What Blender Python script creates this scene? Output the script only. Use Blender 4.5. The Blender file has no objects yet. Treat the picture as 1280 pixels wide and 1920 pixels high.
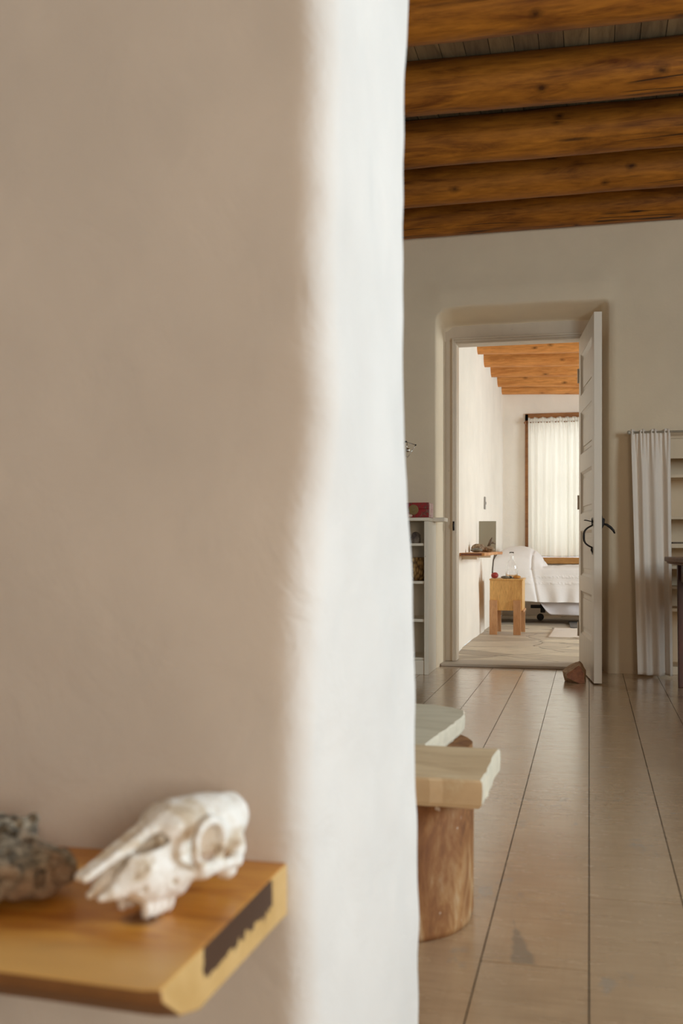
import bpy, bmesh, math, random
import numpy as np
from mathutils import Vector, Matrix
R = random.Random(7)
SC = bpy.context.scene
COL = SC.collection

# ------------------------------------------------------------------ camera
FPX = 1931.0
YAW = math.atan(464 / 1931)
cam_d = bpy.data.cameras.new('camera'); cam = bpy.data.objects.new('camera', cam_d); COL.objects.link(cam)
cam.location = (0, 0, .78); cam.rotation_euler = (math.pi / 2, 0, YAW)
cam_d.sensor_fit = 'VERTICAL'; cam_d.sensor_height = 36.0; cam_d.sensor_width = 24.0
cam_d.lens = FPX / 1920 * 36.0
cam_d.shift_y = (1022 - 960) / 1920.0
cam_d.clip_start = .05; cam_d.clip_end = 100
cam_d.dof.use_dof = True; cam_d.dof.focus_distance = 6.6; cam_d.dof.aperture_fstop = 4.6
SC.camera = cam
# ------------------------------------------------------------------ world, light, exposure
W = bpy.data.worlds.new('world'); SC.world = W; W.use_nodes = True
W.node_tree.nodes['Background'].inputs[0].default_value = (.82, .91, 1, 1)
W.node_tree.nodes['Background'].inputs[1].default_value = 1.2
SC.view_settings.view_transform = 'Standard'; SC.view_settings.look = 'None'
SC.view_settings.gamma = 1; SC.view_settings.use_curve_mapping = False
SC.view_settings.exposure = 0.0
SC.cycles.max_bounces = 10; SC.cycles.diffuse_bounces = 7; SC.cycles.glossy_bounces = 4
SC.cycles.transmission_bounces = 8; SC.cycles.caustics_reflective = False
SC.cycles.use_denoising = True
SC.cycles.sample_clamp_indirect = 8

def area(name, loc, target, sx, sy, power, color, spread=180):
    l = bpy.data.lights.new(name, 'AREA'); l.shape = 'RECTANGLE'; l.size = sx; l.size_y = sy
    l.energy = power; l.color = color; l.spread = math.radians(spread)
    o = bpy.data.objects.new(name, l); COL.objects.link(o); o.location = loc
    o.rotation_euler = (Vector(target) - Vector(loc)).to_track_quat('-Z', 'Y').to_euler()
    return o
area('daylight_main_room', (3.62, 2.05, 1.78), (0, 1.8, 1.0), 1.6, 1.3, 162, (.73, .90, 1))
area('daylight_near_room', (1.5, -2.15, 1.35), (-.2, 1, .8), 1.1, 1.2, 50, (1, .82, .62))
area('daylight_bedroom_window', (.2, 11.95, 1.45), (.2, 9, 1.3), 1.75, 1.55, 17, (.97, .99, 1))
area('daylight_bedroom_side', (3.1, 8.6, 1.5), (-.9, 9.4, 1.2), 1.5, 1.4, 112, (.87, .97, 1))

# ------------------------------------------------------------------ helpers
def tag(o, label=None, cat=None, group=None, kind=None):
    if label: o['label'] = label
    if cat: o['category'] = cat
    if group: o['group'] = group
    if kind: o['kind'] = kind
    return o
def empty(name, loc, rz=0):
    o = bpy.data.objects.new(name, None); COL.objects.link(o); o.location = loc; o.rotation_euler = (0, 0, rz); o.empty_display_size = .05
    return o
def obj(name, verts, faces, mat, parent=None, loc=(0, 0, 0), smooth=False, mats=None, midx=None, rot=None):
    me = bpy.data.meshes.new(name); me.from_pydata([tuple(v) for v in verts], [], [tuple(f) for f in faces]); me.update()
    for m in (mats or [mat]): me.materials.append(m)
    if midx: me.polygons.foreach_set('material_index', midx)
    if smooth: me.polygons.foreach_set('use_smooth', [True] * len(me.polygons))
    o = bpy.data.objects.new(name, me); COL.objects.link(o); o.location = loc
    if rot: o.rotation_euler = rot
    if parent: o.parent = parent
    return o
class MB:
    def __init__(s): s.v = []; s.f = []; s.m = []
    def add(s, v, f, m=0):
        n = len(s.v); s.v += [tuple(p) for p in v]; s.f += [tuple(i + n for i in q) for q in f]; s.m += [m] * len(f); return s
    def box(s, a, b, m=0):
        (x0, y0, z0), (x1, y1, z1) = a, b
        return s.add([(x0, y0, z0), (x1, y0, z0), (x1, y1, z0), (x0, y1, z0), (x0, y0, z1), (x1, y0, z1), (x1, y1, z1), (x0, y1, z1)],
                     [(0, 3, 2, 1), (4, 5, 6, 7), (0, 1, 5, 4), (1, 2, 6, 5), (2, 3, 7, 6), (3, 0, 4, 7)], m)
    def tube(s, pts, rad, n=10, m=0, flat=1.0):
        pts = [Vector(p) for p in pts]; k = len(pts)
        if not hasattr(rad, '__len__'): rad = [rad] * k
        vs = []; up = Vector((0, 0, 1)); prev = None
        for i, p in enumerate(pts):
            t = (pts[min(i + 1, k - 1)] - pts[max(i - 1, 0)]).normalized()
            if prev is None:
                a = t.cross(up)
                if a.length < .1: a = t.cross(Vector((1, 0, 0)))
                a.normalize()
            else:
                a = (prev - t * prev.dot(t)).normalized()
            prev = a; b = t.cross(a)
            for j in range(n):
                an = 2 * math.pi * j / n
                vs.append(p + (a * math.cos(an) + b * math.sin(an) * flat) * rad[i])
        fs = [(i * n + j, i * n + (j + 1) % n, (i + 1) * n + (j + 1) % n, (i + 1) * n + j) for i in range(k - 1) for j in range(n)]
        fs += [tuple(range(n))[::-1], tuple((k - 1) * n + j for j in range(n))]
        return s.add(vs, fs, m)
    def lathe(s, prof, n=32, c=(0, 0, 0), m=0, cap=True):
        vs = [(c[0] + r * math.cos(2 * math.pi * j / n), c[1] + r * math.sin(2 * math.pi * j / n), c[2] + z) for r, z in prof for j in range(n)]
        k = len(prof)
        fs = [(i * n + j, i * n + (j + 1) % n, (i + 1) * n + (j + 1) % n, (i + 1) * n + j) for i in range(k - 1) for j in range(n)]
        if cap: fs += [tuple(range(n))[::-1], tuple((k - 1) * n + j for j in range(n))]
        return s.add(vs, fs, m)
    def prism(s, poly, z0, z1, m=0):
        n = len(poly); vs = [(x, y, z0) for x, y in poly] + [(x, y, z1) for x, y in poly]
        return s.add(vs, [tuple(range(n))[::-1], tuple(range(n, 2 * n))] + [(i, (i + 1) % n, n + (i + 1) % n, n + i) for i in range(n)], m)
    def build(s, name, mat, parent=None, loc=(0, 0, 0), bevel=0, seg=2, smooth=False, mats=None, rot=None):
        o = obj(name, s.v, s.f, mat, parent, loc, smooth, mats, s.m if mats else None, rot)
        bm = bmesh.new(); bm.from_mesh(o.data); bmesh.ops.recalc_face_normals(bm, faces=bm.faces); bm.to_mesh(o.data); bm.free()
        if bevel:
            b = o.modifiers.new('bevel', 'BEVEL'); b.width = bevel; b.segments = seg; b.limit_method = 'ANGLE'; b.angle_limit = math.radians(35)
            o.data.polygons.foreach_set('use_smooth', [True] * len(o.data.polygons))
            o.modifiers.new('wn', 'WEIGHTED_NORMAL')
        return o
def box(name, a, b, mat, parent=None, bevel=.003, loc=(0, 0, 0)):
    return MB().box(a, b).build(name, mat, parent, loc, bevel)
# value noise in numpy
def _hash(ix, iy, iz, seed):
    h = (ix.astype(np.int64) * 374761393 + iy.astype(np.int64) * 668265263 + iz.astype(np.int64) * 2147483647 + seed * 1442695041) & 0xffffffff
    h = ((h ^ (h >> 13)) * 1274126177) & 0xffffffff
    h = ((h ^ (h >> 16)) * 2246822519) & 0xffffffff
    return ((h ^ (h >> 15)) & 0xffff) / 65535.0 * 2 - 1
def vnoise(x, y, z, seed=0):
    x = np.asarray(x, float); y = np.asarray(y, float) + 0 * x; z = np.asarray(z, float) + 0 * x
    fx, fy, fz = np.floor(x), np.floor(y), np.floor(z); a, b, c = x - fx, y - fy, z - fz
    a, b, c = [t * t * (3 - 2 * t) for t in (a, b, c)]; r = 0
    for i in (0, 1):
        for j in (0, 1):
            for k in (0, 1):
                r = r + _hash(fx + i, fy + j, fz + k, seed) * (a if i else 1 - a) * (b if j else 1 - b) * (c if k else 1 - c)
    return r
def fbm(x, y, z, seed=0, o=3):
    r = 0; amp = 1
    for i in range(o):
        r = r + amp * vnoise(x * 2 ** i, np.asarray(y) * 2 ** i, np.asarray(z) * 2 ** i, seed + i); amp *= .5
    return r
# surface nets over a signed distance function
def sdf_obj(name, fn, lo, hi, h, mat, parent=None, loc=(0, 0, 0), rot=None, smooth=True):
    ax = [np.arange(lo[i], hi[i] + h, h) for i in range(3)]
    X, Y, Z = np.meshgrid(*ax, indexing='ij'); D = fn(X, Y, Z); s = D < 0
    nx, ny, nz = D.shape
    cs = (nx - 1, ny - 1, nz - 1); acc = np.zeros(cs + (3,)); cnt = np.zeros(cs)
    for axis in range(3):
        for a in (0, 1):
            for b in (0, 1):
                o0 = [0, 0, 0]; oth = [i for i in range(3) if i != axis]; o0[oth[0]] = a; o0[oth[1]] = b; o1 = list(o0); o1[axis] = 1
                sl = lambda o: tuple(slice(o[i], o[i] + cs[i]) for i in range(3))
                d0, d1 = D[sl(o0)], D[sl(o1)]; c = (d0 < 0) != (d1 < 0)
                t = np.where(c, d0 / np.where(c, d0 - d1, 1), 0)
                for i in range(3):
                    acc[..., i] += np.where(c, o0[i] + (t if i == axis else 0), 0)
                cnt += c
    act = cnt > 0; idx = -np.ones(cs, int); idx[act] = np.arange(act.sum())
    base = np.stack(np.nonzero(act), -1)
    V = (base + acc[act] / cnt[act][:, None]) * h + np.array(lo)
    F = []
    for axis in range(3):
        o1 = [0, 0, 0]; o1[axis] = 1
        a = s[tuple(slice(0, D.shape[i] - o1[i]) for i in range(3))]; b = s[tuple(slice(o1[i], D.shape[i]) for i in range(3))]
        E = np.stack(np.nonzero(a != b), -1); u, v = [i for i in range(3) if i != axis]
        ok = (E[:, u] > 0) & (E[:, v] > 0) & (E[:, u] < cs[u]) & (E[:, v] < cs[v]) & (E[:, axis] < cs[axis]); E = E[ok]
        flip = a[tuple(E.T)]
        q = []
        for du, dv in ((-1, -1), (0, -1), (0, 0), (-1, 0)):
            C = E.copy(); C[:, u] += du; C[:, v] += dv; q.append(idx[tuple(C.T)])
        q = np.stack(q, -1)
        if axis == 1: flip = ~flip
        q = np.where(flip[:, None], q, q[:, ::-1]); F += q.tolist()
    o = obj(name, V.tolist(), F, mat, parent, loc, smooth, rot=rot)
    return o
def smin(a, b, k):
    h = np.clip(.5 + .5 * (b - a) / k, 0, 1); return b * (1 - h) + a * h - k * h * (1 - h)
def smax(a, b, k): return -smin(-a, -b, k)
def ell(X, Y, Z, c, r):
    x, y, z = (X - c[0]) / r[0], (Y - c[1]) / r[1], (Z - c[2]) / r[2]
    k0 = np.sqrt(x * x + y * y + z * z) + 1e-9
    k1 = np.sqrt((x / r[0]) ** 2 + (y / r[1]) ** 2 + (z / r[2]) ** 2) + 1e-9
    return k0 * (k0 - 1) / k1
def cap(X, Y, Z, a, b, ra, rb):
    a = np.array(a, float); b = np.array(b, float); d = b - a
    t = np.clip(((X - a[0]) * d[0] + (Y - a[1]) * d[1] + (Z - a[2]) * d[2]) / (d @ d), 0, 1)
    return np.sqrt((X - a[0] - t * d[0]) ** 2 + (Y - a[1] - t * d[1]) ** 2 + (Z - a[2] - t * d[2]) ** 2) - (ra + (rb - ra) * t)

# ------------------------------------------------------------------ materials
def srgb(r, g, b):
    f = lambda c: (c / 255 / 12.92) if c / 255 <= .04045 else ((c / 255 + .055) / 1.055) ** 2.4
    return (f(r), f(g), f(b), 1)
class NT:
    def __init__(s, name, rough=.6):
        s.mat = bpy.data.materials.new(name); s.mat.use_nodes = True; s.t = s.mat.node_tree; s.n = s.t.nodes; s.b = s.n['Principled BSDF']
        s.b.inputs['Roughness'].default_value = rough
        s.tc = s.n.new('ShaderNodeTexCoord'); s.co = s.tc.outputs['Object']
    def link(s, a, b): s.t.links.new(a, b)
    def map(s, scale=(1, 1, 1), co=None, loc=None, rot=None):
        m = s.n.new('ShaderNodeMapping'); m.inputs['Scale'].default_value = scale
        if rot: m.inputs['Rotation'].default_value = rot
        if loc is not None:
            if hasattr(loc, '__len__'): m.inputs['Location'].default_value = loc
            else: s.link(loc, m.inputs['Location'])
        s.link(co or s.co, m.inputs['Vector']); return m.outputs[0]
    def rand(s, k=37.0):
        oi = s.n.new('ShaderNodeObjectInfo'); m = s.math('MULTIPLY', oi.outputs['Random'], k); return m
    def noise(s, co, scale=5, det=4, rough=.55, dist=0):
        x = s.n.new('ShaderNodeTexNoise'); x.inputs['Scale'].default_value = scale; x.inputs['Detail'].default_value = det
        x.inputs['Roughness'].default_value = rough; x.inputs['Distortion'].default_value = dist; s.link(co, x.inputs['Vector']); return x.outputs[0]
    def vor(s, co, scale=5, feat='F1', rnd=1, out=0):
        x = s.n.new('ShaderNodeTexVoronoi'); x.feature = feat; x.inputs['Scale'].default_value = scale; x.inputs['Randomness'].default_value = rnd
        s.link(co, x.inputs['Vector']); return x.outputs[out]
    def ramp(s, fac, stops, mode='LINEAR'):
        x = s.n.new('ShaderNodeValToRGB'); x.color_ramp.interpolation = mode; e = x.color_ramp.elements
        while len(e) < len(stops): e.new(.5)
        for i, (p, c) in enumerate(stops):
            e[i].position = p; e[i].color = c if hasattr(c, '__len__') else (c, c, c, 1)
        s.link(fac, x.inputs[0]); return x.outputs[0]
    def mix(s, fac, a, b, mode='MIX'):
        x = s.n.new('ShaderNodeMix'); x.data_type = 'RGBA'; x.blend_type = mode
        for sock, v in ((x.inputs[0], fac), (x.inputs[6], a), (x.inputs[7], b)):
            if hasattr(v, 'links') or hasattr(v, 'is_linked'): s.link(v, sock)
            else: sock.default_value = v
        return x.outputs[2]
    def math(s, op, a, b=0.0, c=0.0, clamp=False):
        x = s.n.new('ShaderNodeMath'); x.operation = op; x.use_clamp = clamp
        for i, v in enumerate((a, b, c)):
            if hasattr(v, 'is_linked'): s.link(v, x.inputs[i])
            else: x.inputs[i].default_value = v
        return x.outputs[0]
    def xyz(s, co=None):
        x = s.n.new('ShaderNodeSeparateXYZ'); s.link(co or s.co, x.inputs[0]); return x.outputs
    def bump(s, h, strength=.3, dist=.01, normal=None):
        x = s.n.new('ShaderNodeBump'); x.inputs['Strength'].default_value = strength; x.inputs['Distance'].default_value = dist
        s.link(h, x.inputs['Height'])
        if normal: s.link(normal, x.inputs['Normal'])
        s.link(x.outputs[0], s.b.inputs['Normal']); return x.outputs[0]
    def col(s, c):
        if hasattr(c, 'is_linked'): s.link(c, s.b.inputs['Base Color'])
        else: s.b.inputs['Base Color'].default_value = c
    def set(s, k, v):
        if hasattr(v, 'is_linked'): s.link(v, s.b.inputs[k])
        else: s.b.inputs[k].default_value = v
def plaster(name, c, var=.93, bs=.35, fine=90, stretch=(1, 1, 1)):
    m = NT(name, .85); g = m.map(stretch)
    n1 = m.noise(g, 3, 4); m.col(m.mix(m.ramp(n1, [(.35, 0), (.7, 1)]), tuple(x * var for x in c[:3]) + (1,), c))
    a = m.noise(g, 9, 5, .6, .6); b = m.noise(g, fine, 3)
    m.bump(m.math('ADD', a, m.math('MULTIPLY', b, .12)), bs, .012)
    return m.mat
def paint(name, c, rough=.45, bs=.12, wear=None):
    m = NT(name, rough); n = m.noise(m.map((3, 3, 1)), 6, 4); cc = m.mix(m.ramp(n, [(.3, 0), (.7, 1)]), tuple(x * .94 for x in c[:3]) + (1,), c)
    if wear: cc = m.mix(m.ramp(m.noise(m.co, 22, 6, .7), [(.66, 0), (.7, 1)]), cc, wear)
    m.col(cc); m.bump(m.noise(m.map((1, 1, .3)), 60, 3), bs, .003); return m.mat
def wood(name, light, dark, axis=0, scale=1, rough=.5, crack=None, knots=0, bs=.25, rnd=True, patch=.5, log=False):
    m = NT(name, rough); sc = [1.0, 1.0, 1.0]; sc[axis] = .14
    off = m.rand() if rnd else (0, 0, 0)
    g0 = m.map((scale,) * 3, loc=off)
    sv = [s * 1.0 for s in sc]
    g = m.map(tuple(sv), co=g0)
    d = m.noise(g, 14, 6, .65, 1.2); big = m.noise(m.map(tuple(.35 + .65 * v for v in sc), co=g0), 3, 4, .6, .5)
    f = m.math('ADD', m.math('MULTIPLY', d, 1 - patch), m.math('MULTIPLY', big, patch))
    c = m.ramp(f, [(.34, dark), (.5, tuple((a * .4 + b * .6) for a, b in zip(dark, light))), (.66, light)])
    fine = m.noise(g, 70, 3); c = m.mix(m.ramp(fine, [(.3, .35), (.6, 0)]), c, tuple(x * .5 for x in dark[:3]) + (1,))
    hgt = m.math('ADD', d, m.math('MULTIPLY', fine, .4))
    if knots:
        kk = m.map(tuple(1.0 if i != axis else .55 for i in range(3)), co=g0)
        if log:
            q_ = m.xyz(); an = m.math('MULTIPLY', m.math('ARCTAN2', q_[2], q_[1]), .113)
            cb_ = m.n.new('ShaderNodeCombineXYZ'); m.link(m.math('MULTIPLY', q_[0], .7), cb_.inputs[0]); m.link(an, cb_.inputs[1]); m.link(m.math('MULTIPLY', off, .5), cb_.inputs[2]); kk = cb_.outputs[0]
            vn = m.n.new('ShaderNodeTexVoronoi'); vn.voronoi_dimensions = '2D'; vn.inputs['Scale'].default_value = knots
            mp = m.map((1, 1, 1), co=kk, loc=off); m.link(mp, vn.inputs['Vector']); v = m.math('ADD', vn.outputs[0], m.math('MULTIPLY', m.math('SUBTRACT', m.noise(g0, 22, 3), .5), .10))
        else: v = m.vor(kk, knots)
        c = m.mix(m.ramp(v, [(.01, .85), (.035, .5), (.09, 0)]), c, tuple(x * .22 for x in dark[:3]) + (1,))
    if crack:
        sk = [3.2, 3.2, 3.2]; sk[axis] = .16
        v = m.math('ABSOLUTE', m.math('SUBTRACT', m.noise(m.map(tuple(sk), co=g0), 1.4, 3, .45), .5)); gate = m.ramp(m.noise(g0, 1.6, 2), [(.49, 0), (.55, 1)])
        cm = m.math('MULTIPLY', m.ramp(v, [(.0022, 1), (.006, 0)]), gate)
        c = m.mix(cm, c, (.012, .007, .004, 1)); hgt = m.math('SUBTRACT', hgt, m.math('MULTIPLY', cm, .8))
    m.col(c); m.bump(hgt, bs, .004); return m.mat
def plain(name, c, rough=.5, metal=0, bs=0):
    m = NT(name, rough); n = m.noise(m.co, 25, 3); m.col(m.mix(m.ramp(n, [(.3, 0), (.7, 1)]), tuple(x * .85 for x in c[:3]) + (1,), c)); m.set('Metallic', metal)
    if bs: m.bump(m.noise(m.co, 90, 4), bs, .003)
    return m.mat
def cloth(name, c, trans=.0, weave=900, stripes=False):
    m = NT(name, .9); m.col(c); a = m.noise(m.co, weave, 2); b = m.noise(m.map((6, 6, 1)), 3, 3)
    m.bump(m.math('ADD', m.math('MULTIPLY', a, .15), b), .25, .008)
    if trans:
        tr = m.n.new('ShaderNodeBsdfTranslucent'); tr.inputs[0].default_value = c
        mx = m.n.new('ShaderNodeMixShader'); mx.inputs[0].default_value = trans
        m.link(m.b.outputs[0], mx.inputs[1]); m.link(tr.outputs[0], mx.inputs[2]); m.link(mx.outputs[0], m.n['Material Output'].inputs[0])
    return m.mat
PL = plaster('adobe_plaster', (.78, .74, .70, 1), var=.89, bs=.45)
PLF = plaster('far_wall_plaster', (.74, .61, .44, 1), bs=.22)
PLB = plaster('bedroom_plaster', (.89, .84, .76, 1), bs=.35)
TRIM = paint('cream_trim_paint', (.58, .48, .37, 1), wear=(.45, .38, .30, 1))
DOORM = paint('door_paint', (.70, .61, .50, 1), .4)
SHELFM = paint('shelf_paint', (.74, .67, .55, 1), .5, wear=(.35, .28, .2, 1))
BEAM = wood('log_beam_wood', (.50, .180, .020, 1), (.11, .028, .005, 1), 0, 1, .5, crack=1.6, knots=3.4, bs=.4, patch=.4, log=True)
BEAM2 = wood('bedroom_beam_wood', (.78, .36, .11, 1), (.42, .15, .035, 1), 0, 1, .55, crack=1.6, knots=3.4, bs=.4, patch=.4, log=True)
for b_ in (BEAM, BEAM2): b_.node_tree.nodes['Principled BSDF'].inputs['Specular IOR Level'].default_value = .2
IRON = plain('black_iron', (.025, .02, .018, 1), .5, .7)
CURT = cloth('curtain_cotton', (.88, .79, .69, 1), .15)
CURTW = cloth('window_curtain_cotton', (.86, .84, .78, 1), .62)
LINEN = cloth('white_linen', (.84, .82, .82, 1))
PINE = wood('pine_wood', (.78, .48, .17, 1), (.55, .28, .08, 1), 2, 2.2, .45, knots=2.2, bs=.12)
PINEB = wood('orange_pine', (.62, .32, .10, 1), (.45, .2, .05, 1), 0, 2, .45, bs=.12)

# ------------------------------------------------------------------ setting: floor
def plank_mesh(x0, x1, y0, y1, w, gap, joints, z0, z1):
    mb = MB(); k0 = math.floor(x0 / w + 1e-6); k1 = math.ceil(x1 / w - 1e-6)
    for k in range(k0, k1):
        a, b = max(k * w, x0), min((k + 1) * w, x1)
        js = [y0] + sorted(j for j in joints(k) if y0 < j < y1) + [y1]
        for p, q in zip(js, js[1:]): mb.box((a + gap / 2, p + gap / 2, z0), (b - gap / 2, q - gap / 2, z1))
    return mb
rj = random.Random(3)
FJ = {0: [2.343, 5.9 - 1.1], -1: [1.94, 3.215, 4.05], -2: [4.0], -3: [3.1]}
fl = plank_mesh(-2.6, 3.4, -2.0, 6.84, .198, .0026, lambda k: FJ.get(k, [rj.uniform(-1, 1), rj.uniform(2, 5.4)]), -.02, 0)
fl.box((-2.6, -2, -.1), (3.4, 6.84, -.021), 1)
m = NT('whitewashed_boards', .42)
geo = m.n.new('ShaderNodeNewGeometry')
cross = m.noise(m.map((1.2, 9, 1)), 5, 6, .65, .3); grain = m.noise(m.map((26, 1.6, 1), ), 3, 4); blot = m.noise(m.co, 3.2, 5, .6)
c = m.ramp(m.math('ADD', m.math('MULTIPLY', cross, .5), m.math('MULTIPLY', blot, .5)), [(.34, (.36, .235, .135, 1)), (.5, (.45, .30, .175, 1)), (.66, (.53, .37, .225, 1))])
c = m.mix(m.ramp(geo.outputs['Random Per Island'], [(0, .0), (1, .22)]), c, (.37, .235, .13, 1))
c = m.mix(m.ramp(grain, [(.25, .25), (.5, 0)]), c, (.31, .20, .11, 1))
gs = m.noise(m.map((1, .6, 1)), 7, 5, .7, .4); c = m.mix(m.ramp(gs, [(.61, 0), (.66, .5)]), c, (.27, .25, .22, 1))
dk = m.noise(m.map((5, 13, 1)), 5, 5, .7, .2); c = m.mix(m.ramp(dk, [(.685, 0), (.72, .75)]), c, (.16, .11, .08, 1))
xs = m.xyz()
# the grey worn stain with a pointed top beside the middle seam
tri = m.math('SUBTRACT', m.math('MULTIPLY', m.math('SUBTRACT', 2.20, xs[1]), .105), m.math('ABSOLUTE', m.math('ADD', xs[0], m.math('SUBTRACT', .155, m.math('MULTIPLY', m.math('SUBTRACT', 2.18, xs[1]), .16)))))
tri = m.math('ADD', tri, m.math('MULTIPLY', m.math('SUBTRACT', m.noise(m.co, 26, 3), .5), .02))
st = m.math('MULTIPLY', m.ramp(m.math('MULTIPLY', tri, 40, clamp=True), [(.0, 0), (.3, 1)]), m.math('GREATER_THAN', xs[1], 1.945))
c = m.mix(m.math('MULTIPLY', st, .8), c, (.21, .175, .13, 1))
m.col(c)
m.set('Roughness', m.ramp(m.noise(m.map((2, 8, 1)), 4, 4, .6), [(.3, .20), (.7, .30)])); m.set('Coat Weight', 1.0); m.set('Coat Roughness', .21); m.set('Specular IOR Level', .7)
m.bump(m.math('ADD', m.math('MULTIPLY', cross, 1), m.math('MULTIPLY', m.noise(m.map((3, 30, 1)), 3, 3), .2)), .05, .004)
sub = plain('dark_gap', (.03, .022, .016, 1), .9)
f = fl.build('floor', m.mat, mats=[m.mat, sub]); tag(f, 'wide whitewashed floorboards with thin dark seams', kind='structure')
# bedroom flagstones
m = NT('flagstone', .55)
wob = m.n.new('ShaderNodeVectorMath'); wob.operation = 'ADD'; m.link(m.map((1.15, 2.0, 1), loc=(.35, .2, 0)), wob.inputs[0])
nz = m.n.new('ShaderNodeTexNoise'); nz.inputs['Scale'].default_value = 2.5; m.link(m.co, nz.inputs['Vector'])
sc_ = m.n.new('ShaderNodeVectorMath'); sc_.operation = 'SCALE'; sc_.inputs['Scale'].default_value = .28; m.link(nz.outputs[1], sc_.inputs[0]); m.link(sc_.outputs[0], wob.inputs[1])
e = m.vor(wob.outputs[0], 1.6, 'DISTANCE_TO_EDGE'); cc = m.vor(wob.outputs[0], 1.6, 'F1', out=1)
base = m.ramp(m.xyz(cc)[0], [(0, (.42, .35, .27, 1)), (.5, (.60, .52, .41, 1)), (1, (.76, .67, .52, 1))])
base = m.mix(m.ramp(m.noise(m.map((1, 3, 1)), 6, 5, .65), [(.35, .5), (.6, 0)]), base, (.36, .31, .25, 1))
m.col(m.mix(m.ramp(e, [(.005, 1), (.018, 0)]), base, (.27, .23, .18, 1)))
m.bump(m.math('ADD', m.ramp(e, [(0, 0), (.04, 1)]), m.math('MULTIPLY', m.noise(m.co, 9, 5), .5)), .4, .008)
box('floor', (-.94, 6.86, -.1), (3.0, 11.75, 0), m.mat, bevel=0)
tag(bpy.data.objects['floor.001'], 'pale flagstone floor of the bedroom', kind='structure')

# ------------------------------------------------------------------ ceiling
m = NT('ceiling_boards', .8); g = m.map((1, .1, 1)); n = m.noise(g, 30, 5, .6, 1); geo = m.n.new('ShaderNodeNewGeometry')
c = m.ramp(n, [(.3, (.20, .12, .05, 1)), (.7, (.40, .26, .12, 1))]); c = m.mix(m.ramp(geo.outputs['Random Per Island'], [(0, 0), (1, .5)]), c, (.14, .085, .045, 1))
m.col(c); m.bump(n, .3, .004); CB = m.mat
cj = random.Random(5)
cb = plank_mesh(-2.6, 3.4, -2.0, 6.56, .105, .003, lambda k: [cj.uniform(0, 3)], 2.935, 2.96); cb.box((-2.6, -2, 2.961), (3.4, 6.56, 3.05), 1)
tag(cb.build('ceiling', CB, mats=[CB, plain('ceiling_gap', (.35, .3, .24, 1), .9)]), 'narrow brown ceiling boards above the log beams', kind='structure')
cb = plank_mesh(-.94, 3.0, 6.9, 11.6, .105, .003, lambda k: [cj.uniform(8, 9)], 2.585, 2.61); cb.box((-.94, 6.9, 2.611), (3.0, 11.6, 2.7), 1)
tag(cb.build('ceiling', CB, mats=[CB, sub]), 'board ceiling of the bedroom', kind='structure')

def log_beam(label, y, zc, r, x0, x1, mat, seed, tilt=0, group=None):
    n, k = 40, 110; xs = np.linspace(x0, x1, k); vs = []
    cx = (x0 + x1) / 2
    for i, x in enumerate(xs):
        for j in range(n):
            a = 2 * math.pi * j / n
            vs.append((x - cx, a, 0))
    A = np.array(vs); xx, aa = A[:, 0], A[:, 1]
    rr = r * (1 + .035 * fbm(xx * 1.3, np.cos(aa) * .9, np.sin(aa) * .9, seed) + .018 * vnoise(xx * 7, np.cos(aa) * 2.5, np.sin(aa) * 2.5, seed + 9))
    oy = .012 * vnoise(xx * .7, 0 * xx, 0 * xx, seed + 20); oz = .010 * vnoise(xx * .6, 0 * xx, 0 * xx, seed + 30)
    V = np.stack([xx, oy + rr * np.cos(aa), oz + rr * np.sin(aa) + tilt * xx], -1)
    fs = [(i * n + j, i * n + (j + 1) % n, (i + 1) * n + (j + 1) % n, (i + 1) * n + j) for i in range(k - 1) for j in range(n)]
    fs += [tuple(range(n))[::-1], tuple((k - 1) * n + j for j in range(n))]
    o = obj('ceiling_beam', V.tolist(), fs, mat, None, (cx, y, zc), True)
    tag(o, label, 'beam', group, 'thing'); return o
ZC = 2.822
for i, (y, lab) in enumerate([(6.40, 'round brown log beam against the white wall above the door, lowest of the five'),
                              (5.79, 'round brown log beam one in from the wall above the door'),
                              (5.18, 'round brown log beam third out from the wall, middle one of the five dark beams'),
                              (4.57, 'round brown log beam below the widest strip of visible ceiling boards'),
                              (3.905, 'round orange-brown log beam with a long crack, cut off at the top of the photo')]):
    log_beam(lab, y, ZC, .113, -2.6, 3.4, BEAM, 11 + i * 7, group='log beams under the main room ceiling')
for i, (y, lab) in enumerate([(8.98, 'pale round log beam in the bedroom, nearest to the doorway and topmost'),
                              (9.62, 'pale round log beam in the bedroom, second from the doorway'),
                              (10.28, 'cracked pale round log beam in the bedroom, third from the doorway'),
                              (10.95, 'pale round log beam in the bedroom, second from the window wall'),
                              (11.50, 'pale round log beam in the bedroom, right above the window wall')]):
    log_beam(lab, y, 2.485, .102, -.97, 3.0, BEAM2, 71 + i * 5, tilt=-.03, group='log beams under the bedroom ceiling')

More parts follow.
